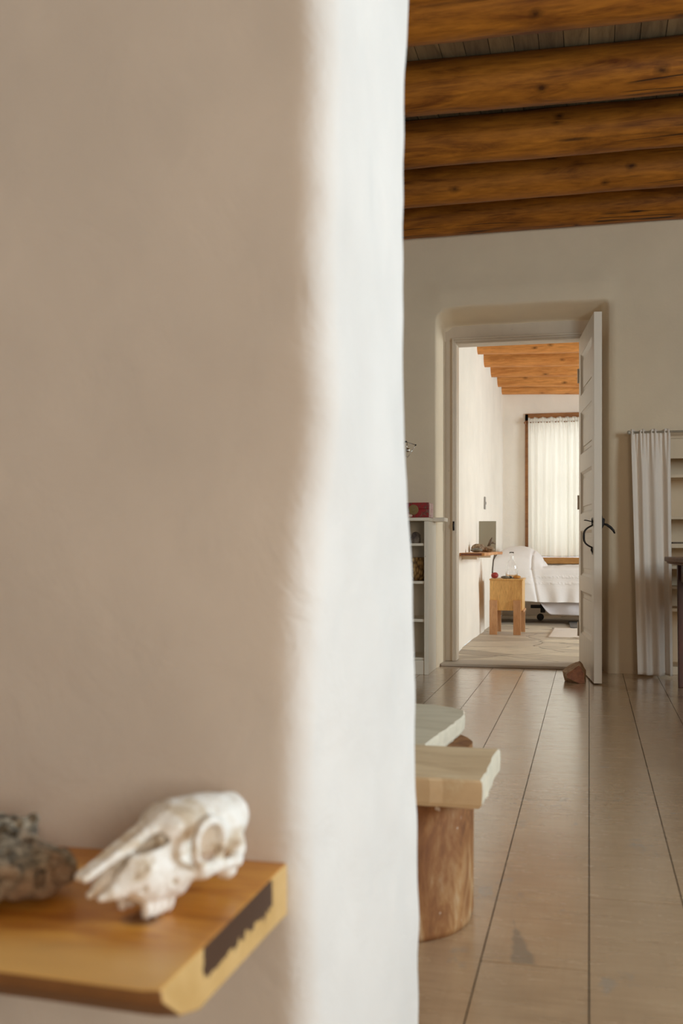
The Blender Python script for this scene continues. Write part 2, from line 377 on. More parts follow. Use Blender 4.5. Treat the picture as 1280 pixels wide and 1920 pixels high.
# ------------------------------------------------------------------ walls
def holed_wall(name, axis, p0, p1, a0, a1, z0, z1, holes, mat, label):
    """axis 'x': wall plane at constant x between p0..p1, spanning a0..a1 in y."""
    A = sorted({a0, a1} | {h[0] for h in holes} | {h[1] for h in holes}); Z = sorted({z0, z1} | {h[2] for h in holes} | {h[3] for h in holes}); mb = MB()
    for i in range(len(A) - 1):
        for j in range(len(Z) - 1):
            ca, cz = (A[i] + A[i + 1]) / 2, (Z[j] + Z[j + 1]) / 2
            if any(h[0] < ca < h[1] and h[2] < cz < h[3] for h in holes): continue
            if axis == 'x': mb.box((p0, A[i], Z[j]), (p1, A[i + 1], Z[j + 1]))
            else: mb.box((A[i], p0, Z[j]), (A[i + 1], p1, Z[j + 1]))
    return tag(mb.build(name, mat), label, kind='structure')
holed_wall('wall_right', 'x', 3.4, 3.7, -2, 6.56, 0, 3.05, [(1.2, 2.9, 1.1, 2.45)], PL, 'thick white wall with a window')
holed_wall('wall_left', 'x', -2.8, -2.6, -2, 6.56, 0, 3.05, [], PL, 'white plaster wall at the left of the rooms')
holed_wall('wall_rear', 'y', -2.2, -2, -2.8, 3.7, 0, 3.05, [(.95, 2.05, .75, 1.95)], PL, 'white plaster wall with a window behind the viewer')
holed_wall('wall_bedroom_right', 'x', 3.0, 3.2, 6.9, 11.8, 0, 2.7, [(7.85, 9.35, .8, 2.2)], PLB, 'white bedroom wall with a side window')
holed_wall('wall_bedroom_back', 'y', 11.6, 11.85, -1.2, 3.2, 0, 2.7, [(-.67, 1.08, .64, 2.22)], PLB, 'white bedroom wall with the curtained window')
# bedroom left wall, uneven plaster
def grid_obj(name, us, vs, fn, mat, smooth=True, parent=None):
    U, V = np.meshgrid(us, vs, indexing='ij'); P = fn(U, V); nu, nv = U.shape
    F = [(i * nv + j, (i + 1) * nv + j, (i + 1) * nv + j + 1, i * nv + j + 1) for i in range(nu - 1) for j in range(nv - 1)]
    return P.reshape(-1, 3), F
us = np.arange(6.86, 11.62, .03); vs = np.arange(0, 2.72, .03)
P, F = grid_obj('x', us, vs, lambda U, V: np.stack([-.938 + .010 * fbm(U * 2.2, V * .9, 0 * U, 4, 4) * np.clip((U - 6.9) * 2, 0, 1), U, V], -1), None)
n0 = len(P); P2 = P.copy(); P2[:, 0] = -1.2
o = obj('wall_bedroom_left', np.concatenate([P, P2]).tolist(), F + [tuple(i + n0 for i in q[::-1]) for q in F], PLB, smooth=True)
tag(o, 'uneven white plaster wall of the bedroom', kind='structure')

# far wall with the soft-edged recess round the bedroom doorway
def sstep(a, b, x): t = np.clip((x - a) / (b - a), 0, 1); return t * t * (3 - 2 * t)
WX0, WX1 = -2.6, 3.4
DO = (-.875, -.035, 0, 2.135)    # hole for the door frame
NI = (.40, 1.30, 0, 1.44)       # niche for the built-in shelves
def line(a, b, step, musts):
    L = sorted(set([a, b] + musts)); out = [a]
    for p, q in zip(L, L[1:]):
        n = max(1, int(round((q - p) / step))); out += [p + (q - p) * i / n for i in range(1, n + 1)]
    return np.array(out)
def fine(c, w, s): return [c + w * t for t in np.linspace(-1, 1, s)]
us = line(WX0, WX1, .05, [DO[0], DO[1], NI[0], NI[1]] + fine(-.93, .022, 9) + fine(.09, .03, 7) + list(np.arange(-.85, 0, .03)))
vs = line(0, 3.0, .05, [DO[3], NI[3]] + fine(2.25, .05, 15) + list(np.arange(2.0, 2.2, .03)))
def farw(U, V):
    rad = .10
    top = 2.255 - .055 * np.clip((-.84 - U) / .1, 0, 1) ** 2 + .004 * vnoise(U * 6, 0 * U, 0 * U, 3)
    rec = sstep(-.948, -.918, U) * (1 - sstep(.06, .12, U)) * (1 - sstep(0, 1, (V - (top - .045)) / .075))
    Y = 6.48 + .27 * rec
    hood = .02 * np.exp(-((V - 2.36) / .07) ** 2) * sstep(-1.05, -.9, U) * (1 - sstep(.05, .2, U))
    Y = Y - hood + .005 * fbm(U * 2.5, V * 2.5, 0 * U, 8, 4) * (1 - rec * .6) - .012 * sstep(.15, .4, U) * (V < 10)
    return np.stack([U, Y, V], -1)
P, F = grid_obj('x', us, vs, farw, None); nv = len(vs)
keep = []
for q in F:
    i, j = divmod(q[0], nv); cu = (us[i] + us[i + 1]) / 2; cv = (vs[j] + vs[j + 1]) / 2
    if any(h[0] < cu < h[1] and h[2] <= cv < h[3] for h in (DO, NI)): continue
    keep.append(q)
mb = MB(); mb.add(P.tolist(), keep)
for h in (DO,):   # back face toward the bedroom
    mb.box((WX0, 6.80, 0), (h[0], 6.88, 3.0)); mb.box((h[1], 6.80, 0), (WX1, 6.88, 3.0)); mb.box((h[0], 6.80, h[3]), (h[1], 6.88, 3.0))
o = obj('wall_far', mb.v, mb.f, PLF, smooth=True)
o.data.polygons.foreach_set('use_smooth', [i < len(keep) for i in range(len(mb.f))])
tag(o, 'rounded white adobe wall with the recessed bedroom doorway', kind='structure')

# thick partition wall whose end faces the opening
zf = [(0, -.298), (.24, -.300), (.36, -.306), (.485, -.310), (.61, -.309), (.70, -.304), (.763, -.298), (.83, -.292), (.887, -.284), (.94, -.281), (1.1, -.284), (1.4, -.284), (3.0, -.285)]
zb = [(0, -.258), (.36, -.260), (.52, -.264), (.68, -.268), (.90, -.277), (1.11, -.283), (1.33, -.284), (1.68, -.273), (3.0, -.27)]
itp = lambda T, z: float(np.interp(z, [t[0] for t in T], [t[1] for t in T]))
Yf, Yb = 1.125, 1.63
rings = []; zz = np.arange(0, 3.0001, .02)
for z in zz:
    xf, xb = itp(zf, z), itp(zb, z); rf, rb = .045, .05; pts = []
    for t in np.concatenate([np.linspace(-2.6, -1.0, 12)[:-1], np.linspace(-1.0, xf - rf, 46)]): pts.append((t, Yf, 0, -1))
    for a in np.linspace(0, 1, 9)[1:]:
        an = a * math.pi / 2; pts.append((xf - rf + rf * math.sin(an), Yf + rf - rf * math.cos(an), math.sin(an), -math.cos(an)))
    for t in np.linspace(0, 1, 32)[1:-1]: pts.append((xf + (xb - xf) * t, Yf + rf + (Yb - rb - Yf - rf) * t, 1, 0))
    for a in np.linspace(0, 1, 9):
        an = a * math.pi / 2; pts.append((xb - rb + rb * math.cos(an), Yb - rb + rb * math.sin(an), math.cos(an), math.sin(an)))
    pts.append((-2.6, Yb, 0, 1)); rings.append(pts)
A = np.array(rings); Zg = np.repeat(zz[:, None], A.shape[1], 1)
dsp = .0035 * fbm(A[..., 0] * 5, A[..., 1] * 5, Zg * 4, 21, 3) + .0022 * vnoise(A[..., 0] * 17 + Zg * 6, A[..., 1] * 15, Zg * 15, 33)
dsp *= np.clip((A[..., 0] + 2.55) * 3, 0, 1)
V = np.stack([A[..., 0] + A[..., 2] * dsp, A[..., 1] + A[..., 3] * dsp, Zg], -1); k = A.shape[1]
F = [(i * k + j, i * k + j + 1, (i + 1) * k + j + 1, (i + 1) * k + j) for i in range(len(zz) - 1) for j in range(k - 1)]
o = obj('wall_partition', V.reshape(-1, 3).tolist(), F, PL, smooth=True); tag(o, 'thick rounded adobe wall end, bright where the daylight strikes it', kind='structure')

# ------------------------------------------------------------------ doorway frame, threshold, door
FY = 6.75
mb = MB()
mb.box((-.925, FY - .004, 2.118), (.08, FY + .05, 2.222)).box((-.918, FY - .006, 0.02), (-.872, FY + .05, 2.12))
mb.box((-.875, FY - .022, 0.02), (-.862, FY + .11, 2.128)).box((-.866, FY - .014, .02), (-.853, FY + .11, 2.115)).box((-.857, FY + .0, .02), (-.846, FY + .13, 2.105))
mb.box((-.875, FY - .022, 2.123), (.02, FY + .11, 2.136)).box((-.866, FY - .014, 2.11), (.01, FY + .11, 2.124)).box((-.857, FY, 2.100), (-.01, FY + .13, 2.112))
mb.box((-.036, FY - .03, 0.02), (-.02, FY + .11, 2.128)).box((-.06, FY + .02, .02), (-.034, FY + .13, 2.105))
tag(mb.build('trim_1', TRIM, bevel=.003), 'cream painted door frame with stepped mouldings', kind='structure')
THM = paint('threshold_paint', (.50, .43, .35, 1), .5)
tag(box('trim_2', (-.93, 6.60, 0), (.07, 6.87, .018), THM, bevel=.004), 'worn wooden threshold of the bedroom doorway', kind='structure')

# door leaf: local x along the leaf from hinge to free edge, local y thickness (towards +X side)
hx, hy, fx, fy = -.062, 6.69, .026, 5.915
LEN = math.hypot(fx - hx, fy - hy); ang = math.atan2(fy - hy, fx - hx)
door = empty('door_1', (hx, hy, 0), ang)
tag(door, 'open cream five-panel door swung towards the viewer', 'door', kind='structure')
# local +x : hinge->free ; local +y = rotate(+90) => points to +X world (since ang ~ -83deg) ; leaf occupies y 0..+.045, visible face at y=0
T = .044; pz = [(1.709, 1.964), (1.343, 1.602), (.973, 1.23), (.593, .867), (.232, .497)]; Z0, Z1 = .008, 2.082
mb = MB()
mb.box((0, 0, Z0), (.10, T, Z1)).box((LEN - .105, 0, Z0), (LEN, T, Z1))
zs = [Z0] + [v for p in reversed(pz) for v in p] + [Z1]
for a, b in zip(zs[0::2], zs[1::2]): mb.box((.10, 0, a), (LEN - .105, T, b))
leaf = mb.build('door_leaf', DOORM, door, bevel=.0015)
for (a, b) in pz:
    mb = MB(); x0, x1 = .10, LEN - .105
    mb.box((x0, .016, a), (x1, .028, b))
    # sloped moulding round the recess and the raised field
    for (d0, d1, y0, y1) in ((0, .014, .003, .014), (.014, .03, .013, .017)):
        for side in (0, 1):
            yy = (lambda t: t) if side == 0 else (lambda t: T - t)
            o4 = [(x0 + d0, a + d0), (x1 - d0, a + d0), (x1 - d0, b - d0), (x0 + d0, b - d0)]; i4 = [(x0 + d1, a + d1), (x1 - d1, a + d1), (x1 - d1, b - d1), (x0 + d1, b - d1)]
            mb.add([(x, yy(y0), z) for x, z in o4] + [(x, yy(y1), z) for x, z in i4], [(i, (i + 1) % 4, 4 + (i + 1) % 4, 4 + i) for i in range(4)])
    o4 = [(x0 + .045, a + .045), (x1 - .045, a + .045), (x1 - .045, b - .045), (x0 + .045, b - .045)]
    mb.box((o4[0][0], .010, o4[0][1]), (o4[1][0], .034, o4[2][1]))
    mb.build('door_panel', DOORM, door, bevel=.003)
hxp = LEN - .045
mb = MB()   # D-shaped pull
pts = []
for t in np.linspace(-1, 1, 21):
    s = 1 - abs(t) ** 3.2; pts.append((hxp, -.004 - .046 * s, .828 + .062 * t))
mb.tube(pts, [.0045 + .002 * (1 - abs(t)) for t in np.linspace(-1, 1, 21)], 10)
hd = mb.build('door_handle', IRON, door, smooth=True); hd['label'] = 'black iron pull handle'
mb = MB(); mb.tube([(hxp, -.003, .888), (hxp, -.005, .90), (hxp, -.004, .912), (hxp, -.005, .925), (hxp, -.003, .936)], [.009, .006, .010, .006, .002], 10, flat=.5)
mb.tube([(hxp, -.003, .768), (hxp, -.007, .758), (hxp, -.007, .750), (hxp, -.004, .742), (hxp, -.003, .725)], [.005, .009, .010, .006, .002], 10, flat=.6)
mb.build('handle_mount', IRON, door, smooth=True)
mb = MB(); mb.tube([(hxp, .01, .910), (hxp, -.012, .913), (hxp, -.03, .918), (hxp, -.045, .920), (hxp, -.05, .918)], [.004, .005, .006, .006, .003], 8, flat=.5)
mb.build('thumb_lever', IRON, door, smooth=True)
mb = MB(); yo = T
mb.tube([(hxp, yo + .003, .95), (hxp, yo + .006, .93), (hxp, yo + .012, .915), (hxp, yo + .010, .90), (hxp, yo + .004, .88), (hxp, yo + .002, .868)], [.003, .005, .009, .010, .007, .002], 10)
mb.tube([(hxp, yo + .008, .930), (hxp, yo + .020, .925), (hxp, yo + .019, .915), (hxp, yo + .010, .912)], .003, 8)
mb.tube([(hxp, yo + .008, .900), (hxp, yo + .03, .895), (hxp, yo + .052, .880), (hxp, yo + .068, .862), (hxp, yo + .076, .845)], [.005, .007, .008, .007, .004], 10)
la = mb.build('latch_lever', IRON, door, smooth=True); la['label'] = 'black iron curved latch lever'
for z in (.25, 1.05, 1.85): MB().tube([(-.004, -.004, z - .045), (-.004, -.004, z + .045)], .006, 8).build('hinge', DOORM, door, smooth=True)
# strike plate on the left jamb
sp = empty('strike_plate', (-.862, FY - .022, .905)); tag(sp, 'small black iron latch keeper on the left door jamb', 'latch')
MB().box((-.006, -.004, -.03), (.006, .0, .03)).build('plate', IRON, sp, bevel=.001)
MB().tube([(0, -.003, .018), (0, -.016, .010), (0, -.016, -.008), (0, -.003, -.018)], .0035, 8).build('keeper', IRON, sp, smooth=True)

# door stop rock
k = .00028
def q(cx, cy, y): return ((cx - 480) * k, y, (1112 - cy) * k)
front = [q(335, 935, -.045), q(575, 765, -.028), q(625, 810, -.028), q(675, 920, -.038), q(690, 1108, -.06), q(590, 1108, -.065), q(345, 1010, -.06)]
back = [q(250, 890, .0), q(290, 850, .02), q(430, 760, .04), q(590, 690, .03), q(650, 770, .04), q(712, 890, .04), q(712, 1108, .05), q(420, 1108, .06), q(290, 1108, .03), q(270, 970, -.01), q(340, 1030, -.03), q(330, 1108, 0)]
bm = bmesh.new()
for p in front + back: bm.verts.new(p)
bmesh.ops.convex_hull(bm, input=bm.verts)
bmesh.ops.dissolve_limit(bm, angle_limit=math.radians(6), verts=bm.verts, edges=bm.edges)
bmesh.ops.triangulate(bm, faces=bm.faces)
for _ in range(3): bmesh.ops.subdivide_edges(bm, edges=[e for e in bm.edges if e.calc_length() > .008], cuts=1, use_grid_fill=True); bmesh.ops.triangulate(bm, faces=bm.faces)
bm.normal_update()
me = bpy.data.meshes.new('stone_doorstop'); bm.to_mesh(me)
m = NT('rust_rock', .8); n = m.noise(m.co, 30, 6, .7); c1 = m.ramp(n, [(.3, (.13, .04, .018, 1)), (.65, (.30, .11, .045, 1))]); m.col(c1); m.bump(n, .6, .006); RK1 = m.mat
m = NT('tan_rock', .8); n = m.noise(m.co, 34, 6, .7); c1 = m.ramp(n, [(.3, (.26, .13, .06, 1)), (.62, (.50, .34, .20, 1))]); m.col(c1); m.bump(n, .6, .006); RK2 = m.mat
me.materials.append(RK1); me.materials.append(RK2)
for p in me.polygons: p.material_index = 0 if p.normal.y < -.55 else 1
bm.free(); co = np.array([v.co[:] for v in me.vertices]); nn = np.array([v.normal[:] for v in me.vertices])
co += nn * (.0022 * fbm(co[:, 0] * 60, co[:, 1] * 60, co[:, 2] * 60, 5))[:, None]; co[:, 2] = np.maximum(co[:, 2], 0)
for v, c_ in zip(me.vertices, co): v.co = c_
rock = bpy.data.objects.new('stone_doorstop', me); COL.objects.link(rock); rock.location = (-.083, 6.02, 0)
tag(rock, 'broken reddish brown rock on the floorboards holding the white door open', 'rock')

# ------------------------------------------------------------------ bedroom
WF = wood('window_frame_wood', (.40, .18, .06, 1), (.20, .08, .03, 1), 0, 2, .5)
win = empty('window_1', (0, 11.6, 0)); tag(win, 'bedroom window in a brown wooden frame behind a sheer curtain', kind='structure')
mb = MB(); mb.box((-.69, -.02, .60), (-.655, .1, 2.23)).box((1.07, -.02, .60), (1.10, .1, 2.23)).box((-.69, -.02, 2.155), (1.10, .1, 2.235))
mb.build('window_frame', WF, win, bevel=.003)
mb = MB(); mb.box((-.02 + .2, .09, .66), (.02 + .2, .12, 2.2)).box((-.655, .09, 1.40), (1.07, .12, 1.43)); mb.build('muntin', WF, win, bevel=.002)
mb = MB().box((-.72, -.08, .575), (1.13, .1, .645)); mb.build('window_sill', PINEB, win, bevel=.004)

def curtain(name, top, bot, z0, z1, y0, pleats, amp, mat, seed, head=.035, parent=None, ruffle=True, nu=None, ybot=None, hem=.0):
    nu = nu or pleats * 10; us = np.linspace(0, 1, nu); vs = np.linspace(0, 1, 90)
    def fn(U, Vv):
        x = (top[0] + (top[1] - top[0]) * U) * Vv + (bot[0] + (bot[1] - bot[0]) * U) * (1 - Vv)
        ph = U * pleats * 2 * math.pi + 1.6 * vnoise(U * pleats * .5, Vv * .8, 0 * U, seed)
        am = amp * (.75 + .5 * vnoise(U * pleats * .7, Vv * 1.2, 0 * U, seed + 5)) * (1 - .45 * sstep(.86, .97, Vv))
        d = 1 - head / (z1 - z0)
        gather = np.exp(-((Vv - d) / .012) ** 2) * .6
        y = y0 + am * np.sin(ph) * (1 - gather) + amp * .30 * np.sin(ph * 3.1 + seed) * sstep(.80, 1, Vv)
        if ybot is not None: y = y + (ybot - y0) * (1 - Vv)
        x = x + .25 * am * np.sin(ph * .5 + 1)
        z = z0 + (z1 - z0) * Vv + .006 * np.sin(ph * 1.1 + 2) * sstep(d, 1, Vv) + .005 * vnoise(U * 5, 0 * U, 0 * U, seed + 3) * (1 - sstep(0, .1, Vv))
        return np.stack([x, y, z], -1)
    P, F = grid_obj('x', us, vs, fn, None)
    o = obj(name, P.tolist(), F, mat, parent, smooth=True); s = o.modifiers.new('thick', 'SOLIDIFY'); s.thickness = .0015; return o
tag(curtain('curtain', (-.655, 1.06), (-.65, 1.06), .652, 2.18, 11.51, 19, .034, CURTW, 3, nu=420), 'sheer white curtain glowing with daylight over the bedroom window', 'curtain')
rd = empty('curtain_rod', (0, 11.52, 2.13)); tag(rd, 'thin rod holding the sheer bedroom window curtain', 'curtain rod')
MB().tube([(-.70, 0, 0), (1.1, 0, 0)], .006, 10).build('rod', WF, rd, smooth=True)
for x in (-.685, 1.085): MB().box((x - .008, -.008, -.012), (x + .008, .085, .012)).build('bracket', WF, rd, bevel=.002)

# bed
bed = empty('bed', (0, 10.3, 0)); tag(bed, 'low single bed under the window with dark frame and black casters', 'bed')
BK = plain('black_steel', (.03, .028, .028, 1), .45, .3)
BW = plain('dark_brown_wood', (.16, .09, .06, 1), .6)
MB().box((-.91, .03, .28), (1.04, .88, .46)).build('mattress', LINEN, bed, bevel=.04, seg=4)
MB().box((-.915, .05, .24), (1.05, .88, .28)).build('frame', BW, bed, bevel=.005)
MB().box((-.925, .03, 0), (-.865, .12, .46)).build('headboard_post', BW, bed, bevel=.005)
for cx_ in (-.47, .95):
    for yy in (.55,):
        mb = MB(); mb.box((cx_ - .12, yy, .125), (cx_ + .03, yy + .035, .16)).box((cx_ - .02, yy, .08), (cx_ + .03, yy + .035, .225)); c_ = mb.build('caster', BK, bed, bevel=.003)
        MB().tube([(cx_ - .02, yy - .02, .036), (cx_ - .02, yy + .02, .036)], .036, 20).build('wheel', BK, c_, bevel=.004)
SKM = cloth('lilac_skirt', (.66, .63, .66, 1))
def skirt_fn(U, Vv):
    zb = .095 + .17 * (1 - sstep(-.60, -.36, U)) + .004 * np.sin(U * 9)
    z = zb + (.30 - zb) * Vv; y = 10.335 + .014 * np.sin(U * 16 + 2 * Vv) * (1 - Vv) + .006 * vnoise(U * 9, Vv * 3, 0 * U, 4)
    return np.stack([U + .10 * (1 - Vv) * (1 - sstep(-.6, -.3, U)) * .5, y, z], -1)
P, F = grid_obj('x', np.linspace(-.60, 1.03, 120), np.linspace(0, 1, 20), skirt_fn, None)
o = obj('bed_skirt', P.tolist(), F, SKM, smooth=True); o.modifiers.new('t', 'SOLIDIFY').thickness = .003
tag(o, 'pale lilac grey cloth hanging below the white coverlet of the bed', 'bed skirt')
# coverlet
m = NT('coverlet_cotton', .9); m.col((.85, .83, .83, 1)); g = m.xyz()
w1 = m.noise(m.co, 7, 4); wf = m.vor(m.map((45, 45, 45)), 1); bandz = m.math('SUBTRACT', 1, m.math('MULTIPLY', m.math('ABSOLUTE', m.math('SUBTRACT', m.math('MULTIPLY', m.math('FRACT', m.math('MULTIPLY', g[2], 16)), 1), .5)), 3), clamp=True)
gatez = m.math('MULTIPLY', m.math('GREATER_THAN', g[2], .36), m.math('LESS_THAN', g[2], .50))
m.bump(m.math('ADD', w1, m.math('MULTIPLY', m.math('MULTIPLY', wf, m.math('MULTIPLY', bandz, gatez)), 1.4)), .5, .010); COVM = m.mat
def cover_fn(U, Vv):
    # U: world x ; Vv: 0 bottom of the front drop .. .45 top edge .. 1 back
    h = .565 + .005 * vnoise(U * 6, Vv * 6, 0 * U, 2)
    left = 1 - sstep(-.62, -.44, U)
    px = (U + .72) / .27; 
    t = np.clip((Vv - .42) / .58, 0, 1); y = 10.28 + .94 * t
    bx = np.sqrt(np.clip(1 - np.abs(px) ** 2.6, 0, 1)); by = np.sqrt(np.clip(1 - np.abs((y - 10.76) / .47) ** 2.4, 0, 1))
    top = h + .20 * bx * by
    d = np.clip(Vv / .42, 0, 1)
    zb = .218 +   .001 * np.sin(U * 22) + .05 * (1 - sstep(-.93, -.84, U)) + .012 * left
    rim = .565
    z = np.where(Vv < .42, zb + (rim - .02 - zb) * d, np.where(t < .06, rim - .02 + (top - rim + .02) * np.sin(np.clip(t / .06, 0, 1) * math.pi / 2), top))
    fold = .018 * np.sin(U * 26 + 3 * vnoise(U * 2, Vv * 2, 0 * U, 9)) * (1 - d) * (.6 + .5 * vnoise(U * 4, 0 * U, 0 * U, 7))
    y = np.where(Vv < .42, 10.28 + .02 * d + fold - .03 * left * (1 - d), y)
    y = np.where(Vv >= .42, y + .02, y) - .02 * left * (1 - t)
    crease = .02 * np.exp(-((U + .49 + .06 * d) / .012) ** 2)
    y = y + crease * (Vv < .5); z = z - crease * .6 * (Vv >= .42) + .005 * fbm(U * 9, y * 9, 0 * U, 31) * (Vv >= .42)
    x = U + .0 * Vv
    x = np.where(U < -.80, x + .05 * (1 - sstep(-.93, -.8, U)) * sstep(.42, .55, Vv) * .6, x)
    return np.stack([x, y, z], -1)
P, F = grid_obj('x', np.linspace(-.925, 1.05, 260), np.linspace(0, 1, 110), cover_fn, None)
o = obj('coverlet', P.tolist(), F, COVM, smooth=True); o.modifiers.new('t', 'SOLIDIFY').thickness = .005
tag(o, 'white cotton coverlet with woven stripes draped over the bed and pillow', 'coverlet')
o = sdf_obj('pillow', lambda X, Y, Z: ell(X, Y, Z, (0, 0, 0), (.25, .41, .11)) + .006 * fbm(X * 9, Y * 9, Z * 9, 3), (-.3, -.55, -.14), (.3, .55, .14), .02, LINEN, loc=(-.66, 10.80, .60), rot=(0, math.radians(14), 0))
tag(o, 'plump white pillow at the head of the bed, its end peeping out of the coverlet', 'pillow')

# bedside table
bt = empty('bedside_table', (-.70, 9.22, 0)); tag(bt, 'small yellow pine box table on four flat board legs beside the bed', 'table')
PL2 = wood('leg_pine', (.60, .34, .17, 1), (.46, .22, .09, 1), 2, 2.2, .5, bs=.1)
mb = MB(); x0, x1, y0, y1 = -.143, .137, -.175, .20
mb.box((x0, y0, .21), (x1, y0 + .02, .472)).build('front_board', PINE, bt, bevel=.002)
mb = MB().box((x0, y0 + .02, .21), (x0 + .02, y1, .472)).box((x1 - .02, y0 + .02, .21), (x1, y1, .472)).box((x0 + .02, y1 - .02, .21), (x1 - .02, y1, .472)).box((x0 + .02, y0 + .02, .21), (x1 - .02, y1 - .02, .23))
mb.build('box_body', PINE, bt, bevel=.002)
MB().box((x0 - .003, y0 - .004, .472), (x1 + .008, y1 + .004, .486)).build('tabletop', PINE, bt, bevel=.002)
for xa, xb in ((x0 - .001, x0 + .066), (x1 - .076, x1 - .012)):
    MB().box((xa, y0 - .02, 0), (xb, y0 - .0005, .30)).build('leg', PL2, bt, bevel=.002)
    MB().box((xa + (.012 if xa > 0 else 0) + .01, y1 - .05, 0), (xb + (.012 if xa > 0 else 0) + .005, y1 - .03, .21)).build('leg', PL2, bt, bevel=.002)
MB().box((x1 + .0005, y0 + .02, .195), (x1 + .012, y1 - .02, .215)).build('rail', PL2, bt, bevel=.002)
TT = .4865
# carafe
g = NT('clear_glass', .0); g.set('Transmission Weight', 1.0); g.set('IOR', 1.45); g.col((1, 1, 1, 1)); GL = g.mat
prof = [(.050, 0), (.053, .006), (.053, .085), (.051, .105), (.044, .125), (.032, .145), (.022, .163), (.0185, .18), (.019, .215), (.0205, .232)]
inner = [(r - .0018, z) for r, z in prof[::-1]]; inner[-1] = (.045, .004); inner[-2] = (.0505, .010)
mb = MB().lathe(prof + inner + [(0.0008, .004)], 40)
o = mb.build('glass_carafe', GL, loc=(-.665, 9.20, TT), smooth=True); tag(o, 'clear empty glass carafe with a narrow neck on the pine bedside table', 'carafe')
def pebble(name, label, cat, r, loc, mat, seed, rot=(0, 0, 0), n=.10, flatb=True, pw=1):
    def fn(X, Y, Z):
        d = ell(X, Y, Z, (0, 0, r[2]), r) + n * min(r) * fbm(X / max(r) * 1.6, Y / max(r) * 1.6, Z / max(r) * 1.6, seed)
        return smax(d, -(Z - .0005), .002)
    k_ = 1.25; o = sdf_obj(name, fn, (-r[0] * k_, -r[1] * k_, -.004), (r[0] * k_, r[1] * k_, r[2] * 2.3), max(r) / 13, mat, loc=loc, rot=rot)
    if label: tag(o, label, cat)
    return o
def stone_mat(name, a, b, sc=30, bs=.4, rough=.6):
    m = NT(name, rough); n = m.noise(m.co, sc, 6, .7); m.col(m.ramp(n, [(.35, a), (.62, b)])); m.bump(n, bs, .004); return m.mat
RED = stone_mat('red_stone', (.22, .02, .02, 1), (.45, .06, .05, 1), 45)
GRY = stone_mat('grey_green_stone', (.10, .10, .08, 1), (.26, .24, .19, 1), 50)
ORS = stone_mat('amber_stone', (.40, .17, .03, 1), (.62, .32, .07, 1), 50)
DKS = stone_mat('dark_stone', (.03, .04, .05, 1), (.10, .11, .12, 1), 50)
pebble('stone', 'round dark red stone at the left end of the pine bedside table', 'stone', (.031, .03, .027), (-.806, 9.12, TT), RED, 4)
pebble('stone', 'flat oval grey-green stone in front of the carafe on the bedside table', 'stone', (.040, .028, .012), (-.712, 9.10, TT), GRY, 5)
pebble('stone', 'small dark blue-grey stone tucked behind the flat stone by the carafe', 'stone', (.015, .014, .012), (-.672, 9.115, TT), DKS, 6)
pebble('stone', 'amber yellow pointed stone at the right end of the bedside table', 'stone', (.034, .022, .0145), (-.612, 9.10, TT), ORS, 7)

# live-edge shelf in the bedroom
m = NT('bedroom_shelf_wood', .5); g = m.map((9, 1, 1)); n = m.noise(g, 5, 5, .6, .6); m.col(m.ramp(n, [(.35, (.42, .16, .05, 1)), (.6, (.66, .34, .13, 1))])); m.bump(n, .15, .003); SHW = m.mat
DKW = wood('dark_heartwood', (.22, .075, .04, 1), (.12, .04, .025, 1), 0, 3)
sh = empty('wall_shelf', (-.938, 7.6, .70)); tag(sh, 'live-edge wooden wall shelf in the bedroom beneath the standing grey panel', 'shelf')
edge = [(-.02, -.01), (.192, 0)] + [(.192 + .012 * math.sin(t * 9) + .006 * math.sin(t * 23), t * 1.56) for t in np.linspace(.04, .97, 26)] + [(.165, 1.56), (-.02, 1.56)]
MB().prism(edge, .0, .022).build('shelf_board', SHW, sh, bevel=.003)
mb = MB().prism([(.02, -.013), (.17, -.004), (.17, .01), (.02, .01)], .003, .019); mb.build('bark_strip', DKW, sh)
MB().box((-.005, .15, -.028), (.12, .18, 0)).build('bracket', SHELFM, sh, bevel=.002)
MB().box((-.005, 1.25, -.028), (.12, 1.28, 0)).build('bracket', SHELFM, sh, bevel=.002)
PANM = paint('grey_green_panel', (.34, .32, .25, 1), .6)
o = MB().box((0, 0, 0), (.148, .006, .265)).box((0, -.001, 0), (.004, .007, .265)).build('grey_panel', PANM, loc=(-.929, 8.95, .7225), bevel=.001, rot=(math.radians(-3), 0, 0))
tag(o, 'flat grey-green rectangular panel standing upright at the far end of the bedroom wall shelf', 'panel')
LMP = stone_mat('tan_lumpy_stone', (.13, .08, .045, 1), (.42, .31, .20, 1), 60, .8)
def lump(X, Y, Z):
    d = ell(X, Y, Z, (-.04, .0, .033), (.055, .04, .034)); d = smin(d, ell(X, Y, Z, (.035, .02, .025), (.06, .035, .022)), .02)
    d = d + .006 * fbm(X * 50, Y * 50, Z * 50, 3) + .003 * vnoise(X * 120, Y * 120, Z * 120, 8); return smax(d, -(Z - .0005), .002)
o = sdf_obj('lumpy_stone', lump, (-.12, -.07, -.005), (.12, .08, .09), .0045, LMP, loc=(-.83, 8.32, .7225)); tag(o, 'long tan lumpy stone lying across the bedroom wall shelf', 'stone')
pebble('stone', 'smooth flat dark grey pebble beside the lumpy stone on the bedroom wall shelf', 'stone', (.048, .035, .017), (-.858, 8.10, .7225), GRY, 15)
mb = MB().tube([(0, 0, 0), (.012, 0, .03), (.02, .002, .055), (.03, .004, .075)], [.011, .013, .010, .006], 8).tube([(.014, 0, .03), (.035, .01, .035), (.055, .02, .025)], [.009, .008, .005], 8)
o = mb.build('driftwood', stone_mat('driftwood_brown', (.05, .035, .025, 1), (.25, .17, .10, 1), 70, .8), loc=(-.788, 8.34, .765), smooth=True)
tag(o, 'small forked piece of brown driftwood propped on the lumpy stone', 'driftwood')
